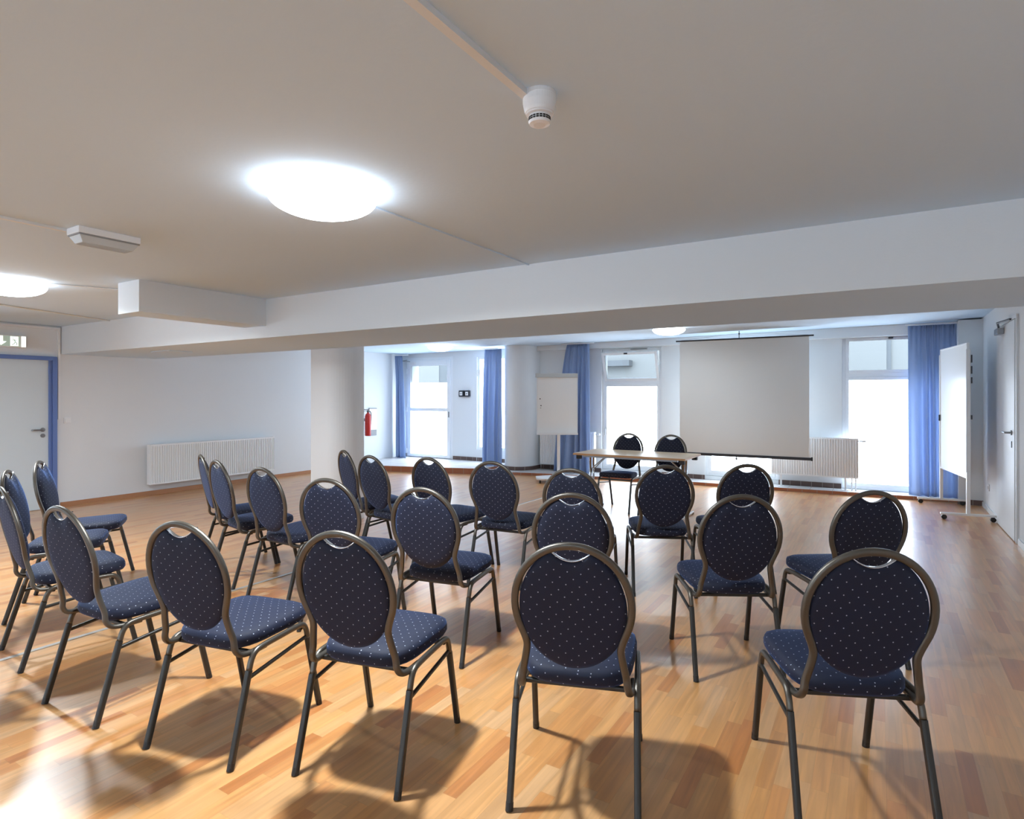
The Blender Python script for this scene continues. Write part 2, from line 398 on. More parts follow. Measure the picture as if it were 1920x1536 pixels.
def lower_window(name, a, b, z0, z1, trans, tilt=0., handle=False):
    """tall frosted light under a clear tilting transom light"""
    w = sroot(name, WO, WA); a = wx(a); b = wx(b); y0 = .05
    bm = bmesh.new(); ring(bm, a, b, z0, z1, .05, y0, y0+.07); box(bm, a+.05, b-.05, y0, y0+.07, trans-.035, trans+.035)
    obj('window_frame', bm, M['pvc'], w, bevel=.004)
    s = bmesh.new(); ring(s, a+.045, b-.045, z0+.045, trans-.03, .045, y0-.012, y0+.05)
    lo = obj('lower_sash', s, M['pvc'], w, bevel=.003)
    slab_at('frosted_pane', M['frost'], lo, a+.088, b-.088, z0+.088, trans-.073, y0+.02)
    # tilting light, hinged at its foot
    zt = trans+.03; H = z1-.045-zt
    s = bmesh.new(); ring(s, a+.045, b-.045, 0, H, .045, -.015, .04)
    up = obj('tilt_sash', s, M['pvc'], w, loc=(0, y0+.01, zt), bevel=.003); up.rotation_euler = (tilt, 0, 0)
    slab_at('clear_pane', M['glass'], up, a+.088, b-.088, .043, H-.043, .01, .006)
    m = (a+b)/2-.05
    f = obj('opener', boxes((m-.03, m+.03, -.035, -.015, H-.03, H-.008)), M['dark'], up)
    obj('opener_arm', boxes((m+.04, m+.34, y0-.03, y0-.012, z1-.022, z1-.012)), M['grey'], w)
    if handle:
        obj('window_handle', tube([(a+.066, y0-.015, .86), (a+.066, y0-.05, .86), (a+.066, y0-.05, .74)], .009), M['steel'], lo)
    return w
lower_window('window_2', -4.36, -3.25, .115, 2.31, 1.70, tilt=.34, handle=True)
lower_window('window_3', -2.50, -1.38, .115, 2.33, 1.70)
lower_window('window_4', -.49, .86, .055, 2.37, 1.765)

w = sroot('window_1', WO, WA)             # narrow window beside the terrace door, mostly behind its curtain
a, b = wx(-7.10), wx(-6.25)
bm = bmesh.new(); ring(bm, a, b, .35, 2.26, .05, .03, .10); obj('window_frame', bm, M['pvc'], w, bevel=.004)
slab_at('frosted_pane', M['frost'], w, a+.05, b-.05, .40, 2.21, .06)
obj('window_handle', tube([(a+.03, .03, 1.98), (a+.03, -.02, 1.98), (a+.03, -.02, 1.86)], .010), M['steel'], w)

d = sroot('door_3', WO, WA)               # glazed terrace door
a, b = wx(-8.97), wx(-7.71)
bm = bmesh.new(); box(bm, a, a+.06, .0, .07, .11, 2.29); box(bm, b-.06, b, .0, .07, .11, 2.29); box(bm, a+.06, b-.06, 0, .07, 2.22, 2.29); box(bm, a+.06, b-.06, 0, .07, .11, .125)
obj('door_frame', bm, M['pvc'], d, bevel=.004)
bm = bmesh.new(); x0, x1 = a+.05, b-.05
box(bm, x0, x0+.085, -.03, .04, .13, 2.23); box(bm, x1-.085, x1, -.03, .04, .13, 2.23)
box(bm, x0+.085, x1-.085, -.03, .04, .13, .19); box(bm, x0+.085, x1-.085, -.03, .04, 2.11, 2.23); box(bm, x0+.085, x1-.085, -.03, .04, 1.125, 1.195)
lf = obj('door_leaf', bm, M['pvc'], d, bevel=.004)
slab_at('frosted_pane', M['frost'], lf, x0+.085, x1-.085, .19, 1.125, .0)
slab_at('frosted_pane', M['frost'], lf, x0+.085, x1-.085, 1.195, 1.74, .0)
slab_at('clear_pane', M['glass'], lf, x0+.085, x1-.085, 1.74, 2.11, .0, .006)
for z in (.25, 1.16, 2.0): obj('hinge', cyl((x0-.01, -.04, z-.05), (x0-.01, -.04, z+.05), .012), M['pvc'], d)
cl = obj('door_closer', boxes((x0+.02, x0+.24, -.075, -.03, 2.15, 2.2)), M['white_gloss'], lf, bevel=.006)
obj('closer_arm', tube([(x0+.1, -.06, 2.21), (x0-.08, -.13, 2.225), (x0-.02, -.02, 2.25)], .008), M['grey'], cl)
obj('lock_plate', boxes((x1-.05, x1-.02, -.038, -.03, 1.0, 1.12)), M['grey'], lf)

def added_window(name, L, loc, rz):  # windows added out of view to bring more daylight into the room
    w = sroot(name, loc, rz); bm = bmesh.new(); ring(bm, 0, L, 0, 1.35, .06, .05, .12); box(bm, L/2-.05, L/2+.05, .05, .12, .06, 1.29)
    obj('window_frame', bm, M['pvc'], w, bevel=.004); slab_at('clear_pane', M['glass'], w, .06, L-.06, .06, 1.29, .08, .006)
    obj('window_sill', boxes((-.03, L+.03, -.12, .05, -.03, 0)), M['pvc'], w)
added_window('window_5', 2.1, (XL, -.2, .85), PI/2)
added_window('window_6', 2.1, (XL, -3.0, .85), PI/2)
for i, a in enumerate((-5.6, -2.4, .6)): added_window('window_%d' % (7+i), 2.0, (a, YB, .85), PI)  # unseen rear windows, likewise added for their daylight

# what stands outside: a pale courtyard and the house opposite
struct('courtyard_ground', boxes((-16, 8, 10.75, 22, -.3, -.02)), M['ground'])
h = sroot('courtyard_house', (0, 15.2, 0))
obj('house_wall', boxes((-18, 8, 0, .3, -.2, 7)), M['facade'], h)
for x in (-13.2, -8.2, -4.6, -1.0, 2.6):
    f = obj('house_window', boxes((x, x+1.2, -.04, 0, 1.25, 3.1)), M['facade_grey'], h)
    obj('pane', boxes((x+.08, x+1.12, -.05, -.04, 1.33, 3.02)), M['facade'], f)
obj('house_door', boxes((-12.0, -10.5, -.06, 0, -.02, 3.4)), M['facade_grey'], h)
obj('ledge', boxes((-7.2, -5.6, -.25, 0, 2.25, 2.4)), M['facade_grey'], h)

# ------------------------------------------------------------------ curtains
def curtain(x0, x1, bx0, bx1, off, ztop, zbot, label, folds, rail=False, seed=0):
    rnd = random.Random(seed); n = folds*16; nz = 34
    ph = [rnd.uniform(-.6, .6) for _ in range(folds+3)]; am = [rnd.uniform(.55, 1.25) for _ in range(folds+3)]
    bm = bmesh.new(); rows = []
    sm = lambda L, k: L[int(k)]*(1-(k % 1))+L[int(k)+1]*(k % 1)
    for j in range(nz+1):
        t = j/nz; z = ztop+(zbot-ztop)*t; row = []
        for i in range(n+1):
            s = i/n; k = s*folds+.22*math.sin(2*PI*s*1.6+seed*2); k = max(0, min(folds+.99, k))
            w = sm(ph, k); e = t**.7
            x = (x0+(x1-x0)*s)*(1-e)+(bx0+(bx1-bx0)*s)*e+.016*w*math.sin(t*2.2)
            deep = .018+.036*min(1, t*1.6)
            y = -off+deep*sm(am, k)*math.sin(2*PI*k+w*1.6*t)+.014*math.sin(k*1.9+t*5+seed)*t
            fine = max(0, 1-t/.22); y = y*(1-.6*fine)+(-off)*.6*fine+.015*fine*math.sin(2*PI*k*3+seed)
            row.append(bm.verts.new((wx(x), y, z)))
        rows.append(row)
    for A, B in zip(rows, rows[1:]):
        for i in range(n): bm.faces.new((A[i], A[i+1], B[i+1], B[i]))
    o = obj('curtain', bm, M['curtain'], loc=WO, rz=WA, smooth=True)
    m = o.modifiers.new('thick', 'SOLIDIFY'); m.thickness = .003
    return tag(o, label, 'curtain', 'blue curtains along the window wall')
curtain(-9.06, -8.86, -9.07, -8.72, .28, 2.33, .112, 'blue curtain hanging in the corner left of the glazed terrace door', 3, seed=1)
curtain(-6.52, -6.13, -6.60, -6.16, .62, 2.35, .112, 'blue curtain between the terrace door and the rounded white pier', 4, seed=2)
curtain(-4.93, -4.49, -5.20, -4.44, .27, 2.40, .052, 'blue curtain partly hidden behind the flip chart', 5, seed=3)
curtain(.33, .885, .35, .90, .22, 2.44, .052, 'wide blue curtain in the right corner behind the mobile whiteboard', 5, seed=4)
struct('trim_15', boxes((wx(.3), wx(.89), -.24, -.20, 2.447, 2.46)), M['white_gloss'], loc=WO, rz=WA)
struct('trim_16', boxes((wx(-5.05), wx(-4.4), -.29, -.25, 2.405, 2.417)), M['white_gloss'], loc=WO, rz=WA)
struct('trim_17', boxes((wx(-9.1), wx(-8.7), -.30, -.26, 2.335, 2.35)), M['white_gloss'], loc=WO, rz=WA)
struct('trim_18', boxes((wx(-6.6), wx(-6.22), -.64, -.60, 2.355, 2.37)), M['white_gloss'], loc=WO, rz=WA)

# ------------------------------------------------------------------ radiators (local: x along, y=0 wall side, front at -y)
def radiator(L, H, z0, label, loc, rz, legs=False, valve='left', pipes=None):
    t = thing('radiator', label, 'radiator', loc, rz, 'white panel radiators')
    D = .105; f0 = -.05-D
    bm = bmesh.new(); n = max(8, int(L/.0335)); xs = []
    prof = []
    for i in range(n):
        a = L*i/n; p = L/n
        prof += [(a, 0), (a+p*.45, 0), (a+p*.52, .014), (a+p*.86, .014), (a+p*.96, 0)]
    prof.append((L, 0))
    A = [bm.verts.new((x, f0+d, z0+.02)) for x, d in prof]; B = [bm.verts.new((x, f0+d, z0+H-.02)) for x, d in prof]
    for i in range(len(prof)-1): bm.faces.new((A[i], A[i+1], B[i+1], B[i]))
    box(bm, 0, L, f0-.002, f0+.012, z0, z0+.022); box(bm, 0, L, f0-.002, f0+.012, z0+H-.022, z0+H)
    box(bm, 0.004, L-.004, f0+.0145, f0+.02, z0+.01, z0+H-.01)
    obj('front_panel', bm, M['white_gloss'], t)
    obj('side_cover', boxes((-.004, 0, f0, -.05, z0, z0+H)), M['white_gloss'], t)
    obj('side_cover', boxes((L, L+.004, f0, -.05, z0, z0+H)), M['white_gloss'], t)
    bm = bmesh.new(); box(bm, 0, L, -.054, -.05, z0, z0+H); k = int(L/.03)
    for i in range(k): box(bm, L*i/k+.005, L*i/k+.020, f0+.012, -.054, z0+H-.006, z0+H-.003)
    obj('top_grille', bm, M['white_gloss'], t)
    if legs:
        for x in (.13, L*.86):
            obj('leg', boxes((x-.012, x+.012, f0+.03, f0+.06, .05, z0+.01), (x-.04, x+.04, f0, f0+.09, .05, .056)), M['white_gloss'], t)
    else:
        for x in (.15, L-.15): obj('wall_bracket', boxes((x-.02, x+.02, -.05, 0, z0+.08, z0+H-.1)), M['grey'], t)
    if pipes:
        for x in pipes: obj('pipe', cyl((x, -.10, pipes_z), (x, -.10, z0+.01), .009), M['white_gloss'], t, smooth=True)
    if valve:
        x, s = (0, -1) if valve == 'left' else (L, 1)
        v = obj('valve', cyl((x+s*.004, -.10, z0+H-.04), (x+s*.05, -.10, z0+H-.04), .010), M['chrome'], t, smooth=True)
        obj('valve_head', cyl((x+s*.05, -.10, z0+H-.04), (x+s*.10, -.10, z0+H-.04), .017), M['white_gloss'], v, smooth=True)
    return t
pipes_z = 0.
# left wall: runs from y=4.64 to 6.70; its local x points to +y so front (-y) looks to +x
radiator(2.06, .58, .165, 'long low white radiator on the left wall beside the blue-framed door', (XL+.012, 4.62, 0), PI/2, valve=None, pipes=(1.93, 1.98))
pipes_z = .05
radiator(1.10, .63, .16, 'white radiator behind the flip chart next to the rounded pier', (WO[0]+wx(-5.55), wy(-5.55), 0), WA, valve='right')
radiator(1.17, .59, .235, 'white radiator on legs below and right of the projection screen', (WO[0]+wx(-1.45), wy(-1.45)-.05, 0), WA, legs=True, valve='right', pipes=(1.09, 1.14))
# fix: free-hanging pipe at the right end of the flip chart radiator
# ------------------------------------------------------------------ chairs
def ylean(z): return .058-(z-.45)*.205
def ringfill(bm, rings, mi=0, cap=True):
    for A, B in zip(rings, rings[1:]):
        n = len(A)
        for i in range(n): bm.faces.new((A[i], A[(i+1) % n], B[(i+1) % n], B[i]))
    if cap: bm.faces.new(rings[0][::-1]); bm.faces.new(rings[-1])

def make_chair():
    t = thing('banquet_chair', 'x', 'chair')
    # seat cushion
    bm = bmesh.new(); cy = .295; N = 48
    def outline(grow):
        pts = []
        for i in range(N):
            a = 2*PI*i/N; ca, sa = math.cos(a), math.sin(a); p = 5.0 if sa > 0 else 4.0
            rr = (abs(ca)**p+abs(sa)**p)**(-1/p)
            y = rr*sa*(.215+grow); x = rr*ca*(.206+.016*(y/.215)+grow)
            pts.append((x, cy+y))
        return pts
    rings = []
    for g, z in ((-.03, .418), (-.006, .420), (0, .432), (0, .452), (-.004, .466), (-.018, .475), (-.06, .480), (-.12, .484), (-.18, .485)):
        rings.append([bm.verts.new((x, y, z+.012*(y-.1)/.4)) for x, y in outline(g)])
    ringfill(bm, rings); obj('seat', bm, M['fabric'], t, smooth=True, uv=True)
    # back pad with its dip under the grip hole
    bm = bmesh.new(); N = 64; cz = .718
    def pad_outline(s):
        pts = []
        for i in range(N):
            a = 2*PI*i/N; x = .186*math.sin(a); z = cz+.222*math.cos(a)
            if abs(x) < .088 and z > cz:
                z = min(z, .893+.030*(x/.068)**2)
            pts.append((x*s, cz+(z-cz)*s))
        return pts
    rings = []
    prof = ((.40, -.014), (.75, -.013), (.92, -.010), (.985, -.004), (1.0, .004), (.985, .014), (.93, .022), (.80, .030), (.60, .035), (.3, .037))
    for s, d in prof:
        rings.append([bm.verts.new((x, ylean(z)+d, z)) for x, z in pad_outline(s)])
    ringfill(bm, rings); obj('backrest', bm, M['fabric'], t, smooth=True, uv=True)
    # grip lining
    gp = [(x, ylean(.905)+.003, .894+.030*(x/.068)**2) for x in [-.082+.164*i/14 for i in range(15)]]
    obj('grip_lining', tube(gp, sec=rsec(.004, .014), up=(0, 0, 1)), M['chrome'], t, smooth=True)
    # oval back tube running down and forward to the side rails
    half = []
    for i in range(0, 19):
        a = math.radians(i*6.4); half.append((.2005*math.sin(a), 0, .733+.2145*math.cos(a)))
    half = [(x, ylean(z), z) for x, _, z in half]
    low = [(.168, ylean(.605), .605), (.163, ylean(.575), .575), (.170, ylean(.53), .53), (.180, ylean(.48)+.002, .48), (.186, .056, .440), (.192, .078, .413), (.199, .125, .405), (.203, .20, .405)]
    lowr = spline([half[-1]]+low, 5)[1:]
    right = half+[tuple(p) for p in lowr]
    full = [(-x, y, z) for x, y, z in right[::-1]][:-1]+right
    obj('back_frame', tube(full, sec=rsec(.026, .021, .42), up=(0, 1, 0)), M['frame'], t, smooth=True)
    for s in (-1, 1):
        rail = spline([(s*.2165, .098, .345), (s*.2165, .112, .385), (s*.2165, .135, .409), (s*.2165, .175, .416), (s*.2165, .28, .418), (s*.2165, .385, .418), (s*.2165, .425, .411), (s*.2165, .445, .385), (s*.2165, .455, .345)], 4)
        obj('side_rail', tube(rail, sec=rsec(.022, .024, .45), up=(s, 0, 0)), M['frame'], t, smooth=True)
        for foot, top in (((s*.22, .0, .012), (s*.2165, .098, .345)), ((s*.22, .532, .012), (s*.2165, .455, .345))):
            lg = obj('leg', tube([foot, top], sec=rsec(.024, .026, .35), up=(1, 0, 0)), M['leg'], t, smooth=False)
            d = (Vector(top)-Vector(foot)).normalized(); f = Vector(foot)
            obj('foot_cap', tube([f-d*.012+Vector((0, 0, .0005)), f+d*.016], .0140, n=12), M['black'], lg, smooth=False)
        obj('stretcher', tube([(s*.2165, .092, .315), (s*.2165, .452, .352)], sec=rsec(.014, .016, .4), up=(s, 0, 0)), M['leg'], t)
    for y in (.140, .42):
        obj('cross_rail', tube([(-.212, y, .398), (.212, y, .398)], sec=rsec(.018, .018, .3)), M['leg'], t)
    return t

LROW = {'f': 'outermost row of blue banquet chairs nearest the viewpoint', 'm': 'middle row of blue banquet chairs', 'r': 'inner row of blue banquet chairs nearest the table', 't': 'blue banquet chairs behind the table'}
chairs = [
 (-.031, 2.297, 24.3, 'f', 'biggest navy dotted banquet chair, close up at the right front'),
 (-.897, 1.850, 19.2, 'f', 'navy banquet chair close up in the centre, seen squarely from behind'),
 (-1.692, 1.566, 13.3, 'f', 'front navy banquet chair with its complete shadow on the floor, next to the centre one'),
 (-2.355, 1.354, 12.0, 'f', 'front navy banquet chair, third counted from the metal floor strip'),
 (-3.133, 1.260, 3.0, 'f', 'front navy banquet chair whose rear legs stand just right of the floor strip'),
 (-4.05, 1.35, -8.0, 'f', 'navy banquet chair standing on the metal floor strip, back cut by the picture edge'),
 (-4.92, 1.66, -32.0, 'f', 'navy banquet chair before the grey door, front of its backrest lit blue'),
 (-5.42, 2.02, -35.0, 'f', 'navy banquet chair nearest the blue door frame, seat pointing into the room'),
 (-.052, 3.677, 35.0, 'm', 'navy banquet chair behind the biggest one, turned left, nearest the right door'),
 (-.605, 3.186, 29.6, 'm', 'navy banquet chair in the middle row, four free legs, below the screen'),
 (-1.350, 2.788, 20.0, 'm', 'navy banquet chair whose back rises directly above the centre front chair'),
 (-2.115, 2.532, 11.0, 'm', 'middle-row navy banquet chair with right legs free on the pale floor glare'),
 (-2.834, 2.503, 14.1, 'm', 'middle-row navy banquet chair right before the pillar'),
 (-3.641, 2.650, -1.4, 'm', 'middle-row navy banquet chair before the right end of the long radiator'),
 (-4.34, 2.765, -12.0, 'm', 'narrow-looking navy banquet chair before the middle of the long radiator'),
 (-4.85, 2.95, -22.0, 'm', 'edge-on navy banquet chair, outermost of those before the long radiator'),
 (-.840, 4.616, 33.7, 'r', 'far navy banquet chair under the pull handle of the screen'),
 (-1.322, 4.247, 26.6, 'r', 'far navy banquet chair before the right end of the table'),
 (-1.803, 3.72, 12.0, 'r', 'far navy banquet chair before the left end of the table'),
 (-2.506, 3.807, 6.9, 'r', 'far navy banquet chair in line with the rounded pier'),
 (-3.098, 3.786, -3.8, 'r', 'far navy banquet chair before the glazed terrace door'),
 (-3.605, 3.655, -9.5, 'r', 'far navy banquet chair before the corner curtain and fire extinguisher'),
 (-4.15, 3.88, -22.0, 'r', 'edge-on navy banquet chair before the pillar'),
 (-2.834, 7.522, 179.4, 't', 'navy banquet chair behind the table, before the frosted window'),
 (-2.27, 7.53, 178.0, 't', 'navy banquet chair behind the table, beside the screen edge'),
]
proto = make_chair()
for i, (x, y, a, g, lab) in enumerate(chairs):
    c = proto if i == 0 else dup_tree(proto)
    # placement is the mid-point between the rear feet
    if g == 't': y = y
    c.location = (x, y, 0); c.rotation_euler = (0, 0, math.radians(a))
    c['label'] = lab; c['group'] = LROW[g]; c['category'] = 'chair'

# ------------------------------------------------------------------ table
t = thing('folding_table', 'narrow beech folding table on chrome legs before the projection screen', 'table', (-2.56, 7.09, 0), math.radians(.6))
W, D, Z = .69, .355, .745
top = obj('tabletop', boxes((-W, W, -D, D, Z-.022, Z)), M['table'], t, bevel=.004)
bm = bmesh.new(); ring_pts = [(-W-.003, -D-.003), (W+.003, -D-.003), (W+.003, D+.003), (-W-.003, D+.003)]
for (x0, y0), (x1, y1) in (((-W-.003, -D-.003), (W+.003, -D+.001)), ((-W-.003, D-.001), (W+.003, D+.003)), ((-W-.003, -D), (-W+.001, D)), ((W-.001, -D), (W+.003, D))):
    box(bm, x0, x1, y0, y1, Z-.024, Z-.002)
obj('edge_band', bm, M['table_edge'], top)
obj('under_frame', boxes((-W+.1, W-.1, -D+.06, -D+.085, Z-.05, Z-.022), (-W+.1, W-.1, D-.085, D-.06, Z-.05, Z-.022)), M['steel'], t)
for s in (-1, 1):
    x = s*(W-.095)
    for dy in (-.05, .05): obj('leg', cyl((x, dy, .04), (x, dy, Z-.025), .014), M['chrome'], t, smooth=True)
    fb = obj('foot_bar', tube([(x, -.36, .022), (x, .36, .022)], sec=rsec(.022, .035, .4)), M['chrome'], t)
    for dy in (-.35, .35): obj('glide', cyl((x, dy, 0), (x, dy, .014), .018), M['black'], fb)
    obj('brace', tube([(x, .0, Z-.22), (x-s*.22, .0, Z-.03)], .007), M['chrome'], t)
    obj('brace', tube([(x, .04, Z-.24), (x-s*.22, .04, Z-.03)], .007), M['chrome'], t)
    for dy in (-D+.07, D-.07): obj('corner_block', boxes((s*(W-.05)-.035, s*(W-.05)+.03, dy-.02, dy+.02, Z-.075, Z-.022)), M['black'], t, bevel=.006)

# ------------------------------------------------------------------ projection screen
t = thing('projection_screen', 'large pulled-down projection screen hanging before the windows', 'projection screen', (-1.82, wy(-1.82)-.60, 0), WA)
obj('screen_cloth', boxes((-.94, .94, -.0015, .0015, .54, 2.335)), M['screen'], t)
obj('bottom_bar', tube([(-.96, 0, .53), (.965, 0, .53)], sec=rsec(.042, .028, .4)), M['dark'], t)
obj('top_tube', tube([(-1.0, 0, 2.338), (1.0, 0, 2.338)], .012), M['dark'], t)
obj('end_cap', boxes((.965, .985, -.02, .02, .505, .558)), M['black'], t)
obj('end_cap', boxes((-.98, -.96, -.02, .02, .505, .558)), M['black'], t)
hk = obj('hanging_hook', cyl((-.03, 0, 2.34), (-.03, 0, cb(-1.85)-.0), .006), M['dark'], t)
obj('hook_ring', lathe([(.006, 0), (.016, .012), (.006, .024)], 12, c=(-.03, 0, 2.40)), M['dark'], hk)
obj('suspension_wire', tube([(-.98, 0, 2.345), (-.03, 0, 2.42), (.98, 0, 2.345)], .0022, n=6), M['steel'], t)
p = obj('pull_handle', cyl((-.07, 0, .40), (-.07, 0, .51), .006), M['steel'], t)
obj('pull_knob', lathe([(0, 0), (.016, .01), (.016, .03), (.006, .045)], 14, c=(-.07, 0, .462)), M['grey'], p)

# ------------------------------------------------------------------ flip chart
FY = math.radians(31.6)
t = thing('flip_chart', 'white flip chart easel on a wheeled base beside the rounded pier', 'flip chart', (-4.66, 9.03, 0), FY)
# local x to the right, local -y towards the room
obj('board', boxes((-.33, .33, -.02, .0, .83, 1.80)), M['board'], t)
bm = bmesh.new(); ring(bm, -.345, .345, .815, 1.815, .018, -.026, .006); obj('board_frame', bm, M['white_gloss'], t)
obj('clamp_bar', boxes((-.37, .345, -.045, -.02, 1.765, 1.835)), M['lens'], t, bevel=.006)
obj('pen_tray', boxes((-.345, .345, -.085, -.026, .80, .815), (-.345, .345, -.09, -.085, .80, .83)), M['white_gloss'], t)
obj('pole', boxes((.0, .05, .005, .045, .06, 1.4)), M['white_gloss'], t, bevel=.004)
bs = obj('base', prism([(-.30, -.24), (.30, -.24), (.36, -.16), (.36, .10), (.1, .22), (-.1, .22), (-.36, .10), (-.36, -.16)], .055, .085), M['white_gloss'], t, bevel=.01)
for x, y in ((-.3, -.19), (.3, -.19), (-.28, .08), (.28, .08)):
    k = obj('caster', cyl((x-.012, y, .0255), (x+.012, y, .0255), .025), M['black'], bs)
mg = [(-.29, 1.405), (-.275, 1.29), (-.28, 1.25)]
for (x, z), l in zip(mg, ('small dark round magnet, topmost on the flip chart board', 'small dark round magnet, the middle one on the flip chart board', 'tiny pale magnet lowest on the flip chart board')):
    v = Matrix.Rotation(FY, 4, 'Z') @ Vector((x, 0, 0))
    o = obj('magnet', cyl((0, -.03, z), (0, -.02, z), .010 if 'tiny' not in l else .008, 16), M['dark'] if 'tiny' not in l else M['grey'], loc=(-4.66+v.x, 9.03+v.y, 0), rz=FY)
    tag(o, l, 'magnet', 'magnets on the flip chart')

# ------------------------------------------------------------------ mobile whiteboard: runs from the near post to the far post
n0, n1 = Vector((.875, 8.72)), Vector((.70, 9.86)); dv = n1-n0; Lb = dv.length; ang = math.atan2(dv.y, dv.x)
t = thing('mobile_whiteboard', 'tall white double-sided board on four black casters by the right door', 'whiteboard', (n0.x, n0.y, 0), ang)
obj('panel', boxes((.02, Lb-.02, -.008, .008, .50, 2.06)), M['board'], t)
bm = bmesh.new(); ring(bm, 0, Lb, .485, 2.075, .02, -.014, .014); obj('panel_frame', bm, M['white_gloss'], t, bevel=.003)
for x in (0, Lb):
    obj('post', boxes((x-.02, x+.02, -.018, .018, .07, .56), (x-.012, x+.012, -.022, .022, .56, 2.0)), M['white_gloss'], t, bevel=.003)
    fb = obj('foot_bar', boxes((x-.02, x+.02, -.27, .27, .055, .08)), M['white_gloss'], t, bevel=.003)
    for y in (-.235, .235):
        obj('caster', cyl((x-.015, y, .0275), (x+.015, y, .0275), .0275), M['black'], fb, smooth=False)
        obj('caster_fork', boxes((x-.018, x+.018, y-.012, y+.012, .028, .058)), M['dark'], fb)
for z0, z1 in ((1.84, 1.93), (1.71, 1.80), (1.60, 1.67), (1.18, 1.23)):
    obj('edge_clip', boxes((-.026, -.012, -.034, -.022, z0, z1)), M['dark'], t)
obj('board_latch', boxes((Lb-.02, Lb+.01, .014, .03, 1.12, 1.20)), M['dark'], t)

# ------------------------------------------------------------------ ceiling lamps
def lamp(x, y, zc, label, watts, r=.245, first=[None]):
    if first[0] is None:
        t = thing('ceiling_lamp', label, 'ceiling lamp', (x, y, zc), 0, 'round opal ceiling lamps')
        obj('mounting_ring', lathe([(.0, 0), (.195, 0), (.195, -.031), (.206, -.036), (.0, -.036)], 48), M['white_gloss'], t, smooth=False)
        R = .232; prof = [(.205, -.034), (.228, -.030), (.232, -.036)] + [(R*math.cos(a), -.036-.084*math.sin(a)) for a in [PI/2*i/14 for i in range(1, 14)]] + [(0, -.120)]
        obj('opal_glass', lathe(prof, 56), M['lampglass'], t, smooth=True)
        first[0] = t
    else:
        t = dup_tree(first[0]); t.location = (x, y, zc); t['label'] = label
    if r == 0:
        for ch in t.children:
            if ch.type == 'MESH' and ch.name.startswith('opal_glass'):
                ch.data = ch.data.copy(); ch.data.materials[0] = M['lampdim']
    if watts:
        l = bpy.data.lights.new('lamp_bulb', 'AREA'); l.shape = 'DISK'; l.size = .16; l.energy = watts; l.color = (.86, .94, 1); l.spread = math.radians(170)
        lo = bpy.data.objects.new('lamp_bulb', l); C.objects.link(lo); lo.location = (0, 0, -.124); lo.parent = t
    return t
lamp(-2.083, 1.80, CF, 'large glowing dome lamp on the ceiling above the front chairs', 58)
lamp(-5.83, 1.94, CF, 'glowing dome lamp cut by the left edge, on the ceiling before the exit sign', 54)
lamp(-6.95, 8.75, cb(-6.95), 'small-looking glowing dome lamp on the rear ceiling before the terrace door', 4.5, 0)
lamp(-2.60, 8.55, cb(-2.6), 'glowing dome lamp on the rear ceiling left of the projection screen', 6, 0)

# ------------------------------------------------------------------ smoke detector, emergency light, sign, switches
t = thing('smoke_detector', 'round white smoke detector at the end of the ceiling cable duct', 'smoke detector', (-.872, 1.575, CF))
obj('socket_base', lathe([(0, 0), (.050, 0), (.051, -.012), (.0505, -.014), (.0505, -.03), (.046, -.052), (.043, -.060), (0, -.060)], 40), M['white_gloss'], t, smooth=False)
h2 = obj('sensor_head', lathe([(0, -.060), (.040, -.060), (.040, -.066), (.032, -.068), (.032, -.084), (.034, -.085), (.031, -.092), (.018, -.095), (0, -.095)], 40), M['white_gloss'], t)
bm = bmesh.new()
for i in range(20):
    a = 2*PI*i/20
    for z in (-.0815, -.0755):
        p = [Vector(((.0325)*math.cos(a+s), (.0325)*math.sin(a+s), z)) for s in (-.12, 0, .12)]
        tube(p, sec=rsec(.0042, .002, .2), up=(0, 0, 1), bm=bm)
obj('vent_slots', bm, M['black'], h2)
t = thing('emergency_light', 'rectangular emergency light fitting at the end of the left ceiling duct', 'emergency light', (-3.70, 1.50, CF+.004))
obj('housing', boxes((-.07, .07, 0, .315, -.038, 0)), M['white_gloss'], t, bevel=.003)
obj('gear_tray', boxes((-.066, .066, .004, .311, -.046, -.038)), M['grey'], t)
bm = prism([(-.062, .008), (.062, .008), (.062, .307), (-.062, .307)], -.046, -.046+.0001)
bm = bmesh.new()
a = [bm.verts.new(p) for p in ((-.062, .008, -.046), (.062, .008, -.046), (.062, .307, -.046), (-.062, .307, -.046))]
b = [bm.verts.new(p) for p in ((-.044, .03, -.082), (.044, .03, -.082), (.044, .285, -.082), (-.044, .285, -.082))]
for i in range(4): bm.faces.new((a[i], a[(i+1) % 4], b[(i+1) % 4], b[i]))
bm.faces.new(b); bm.faces.new(a)
df = obj('diffuser', bm, M['lens'], t, bevel=.002)
bm = bmesh.new()
for i in range(7): box(bm, -.036+i*.012-.0015, -.036+i*.012+.0015, .034, .281, -.085, -.082)
obj('diffuser_ribs', bm, M['lens'], df)

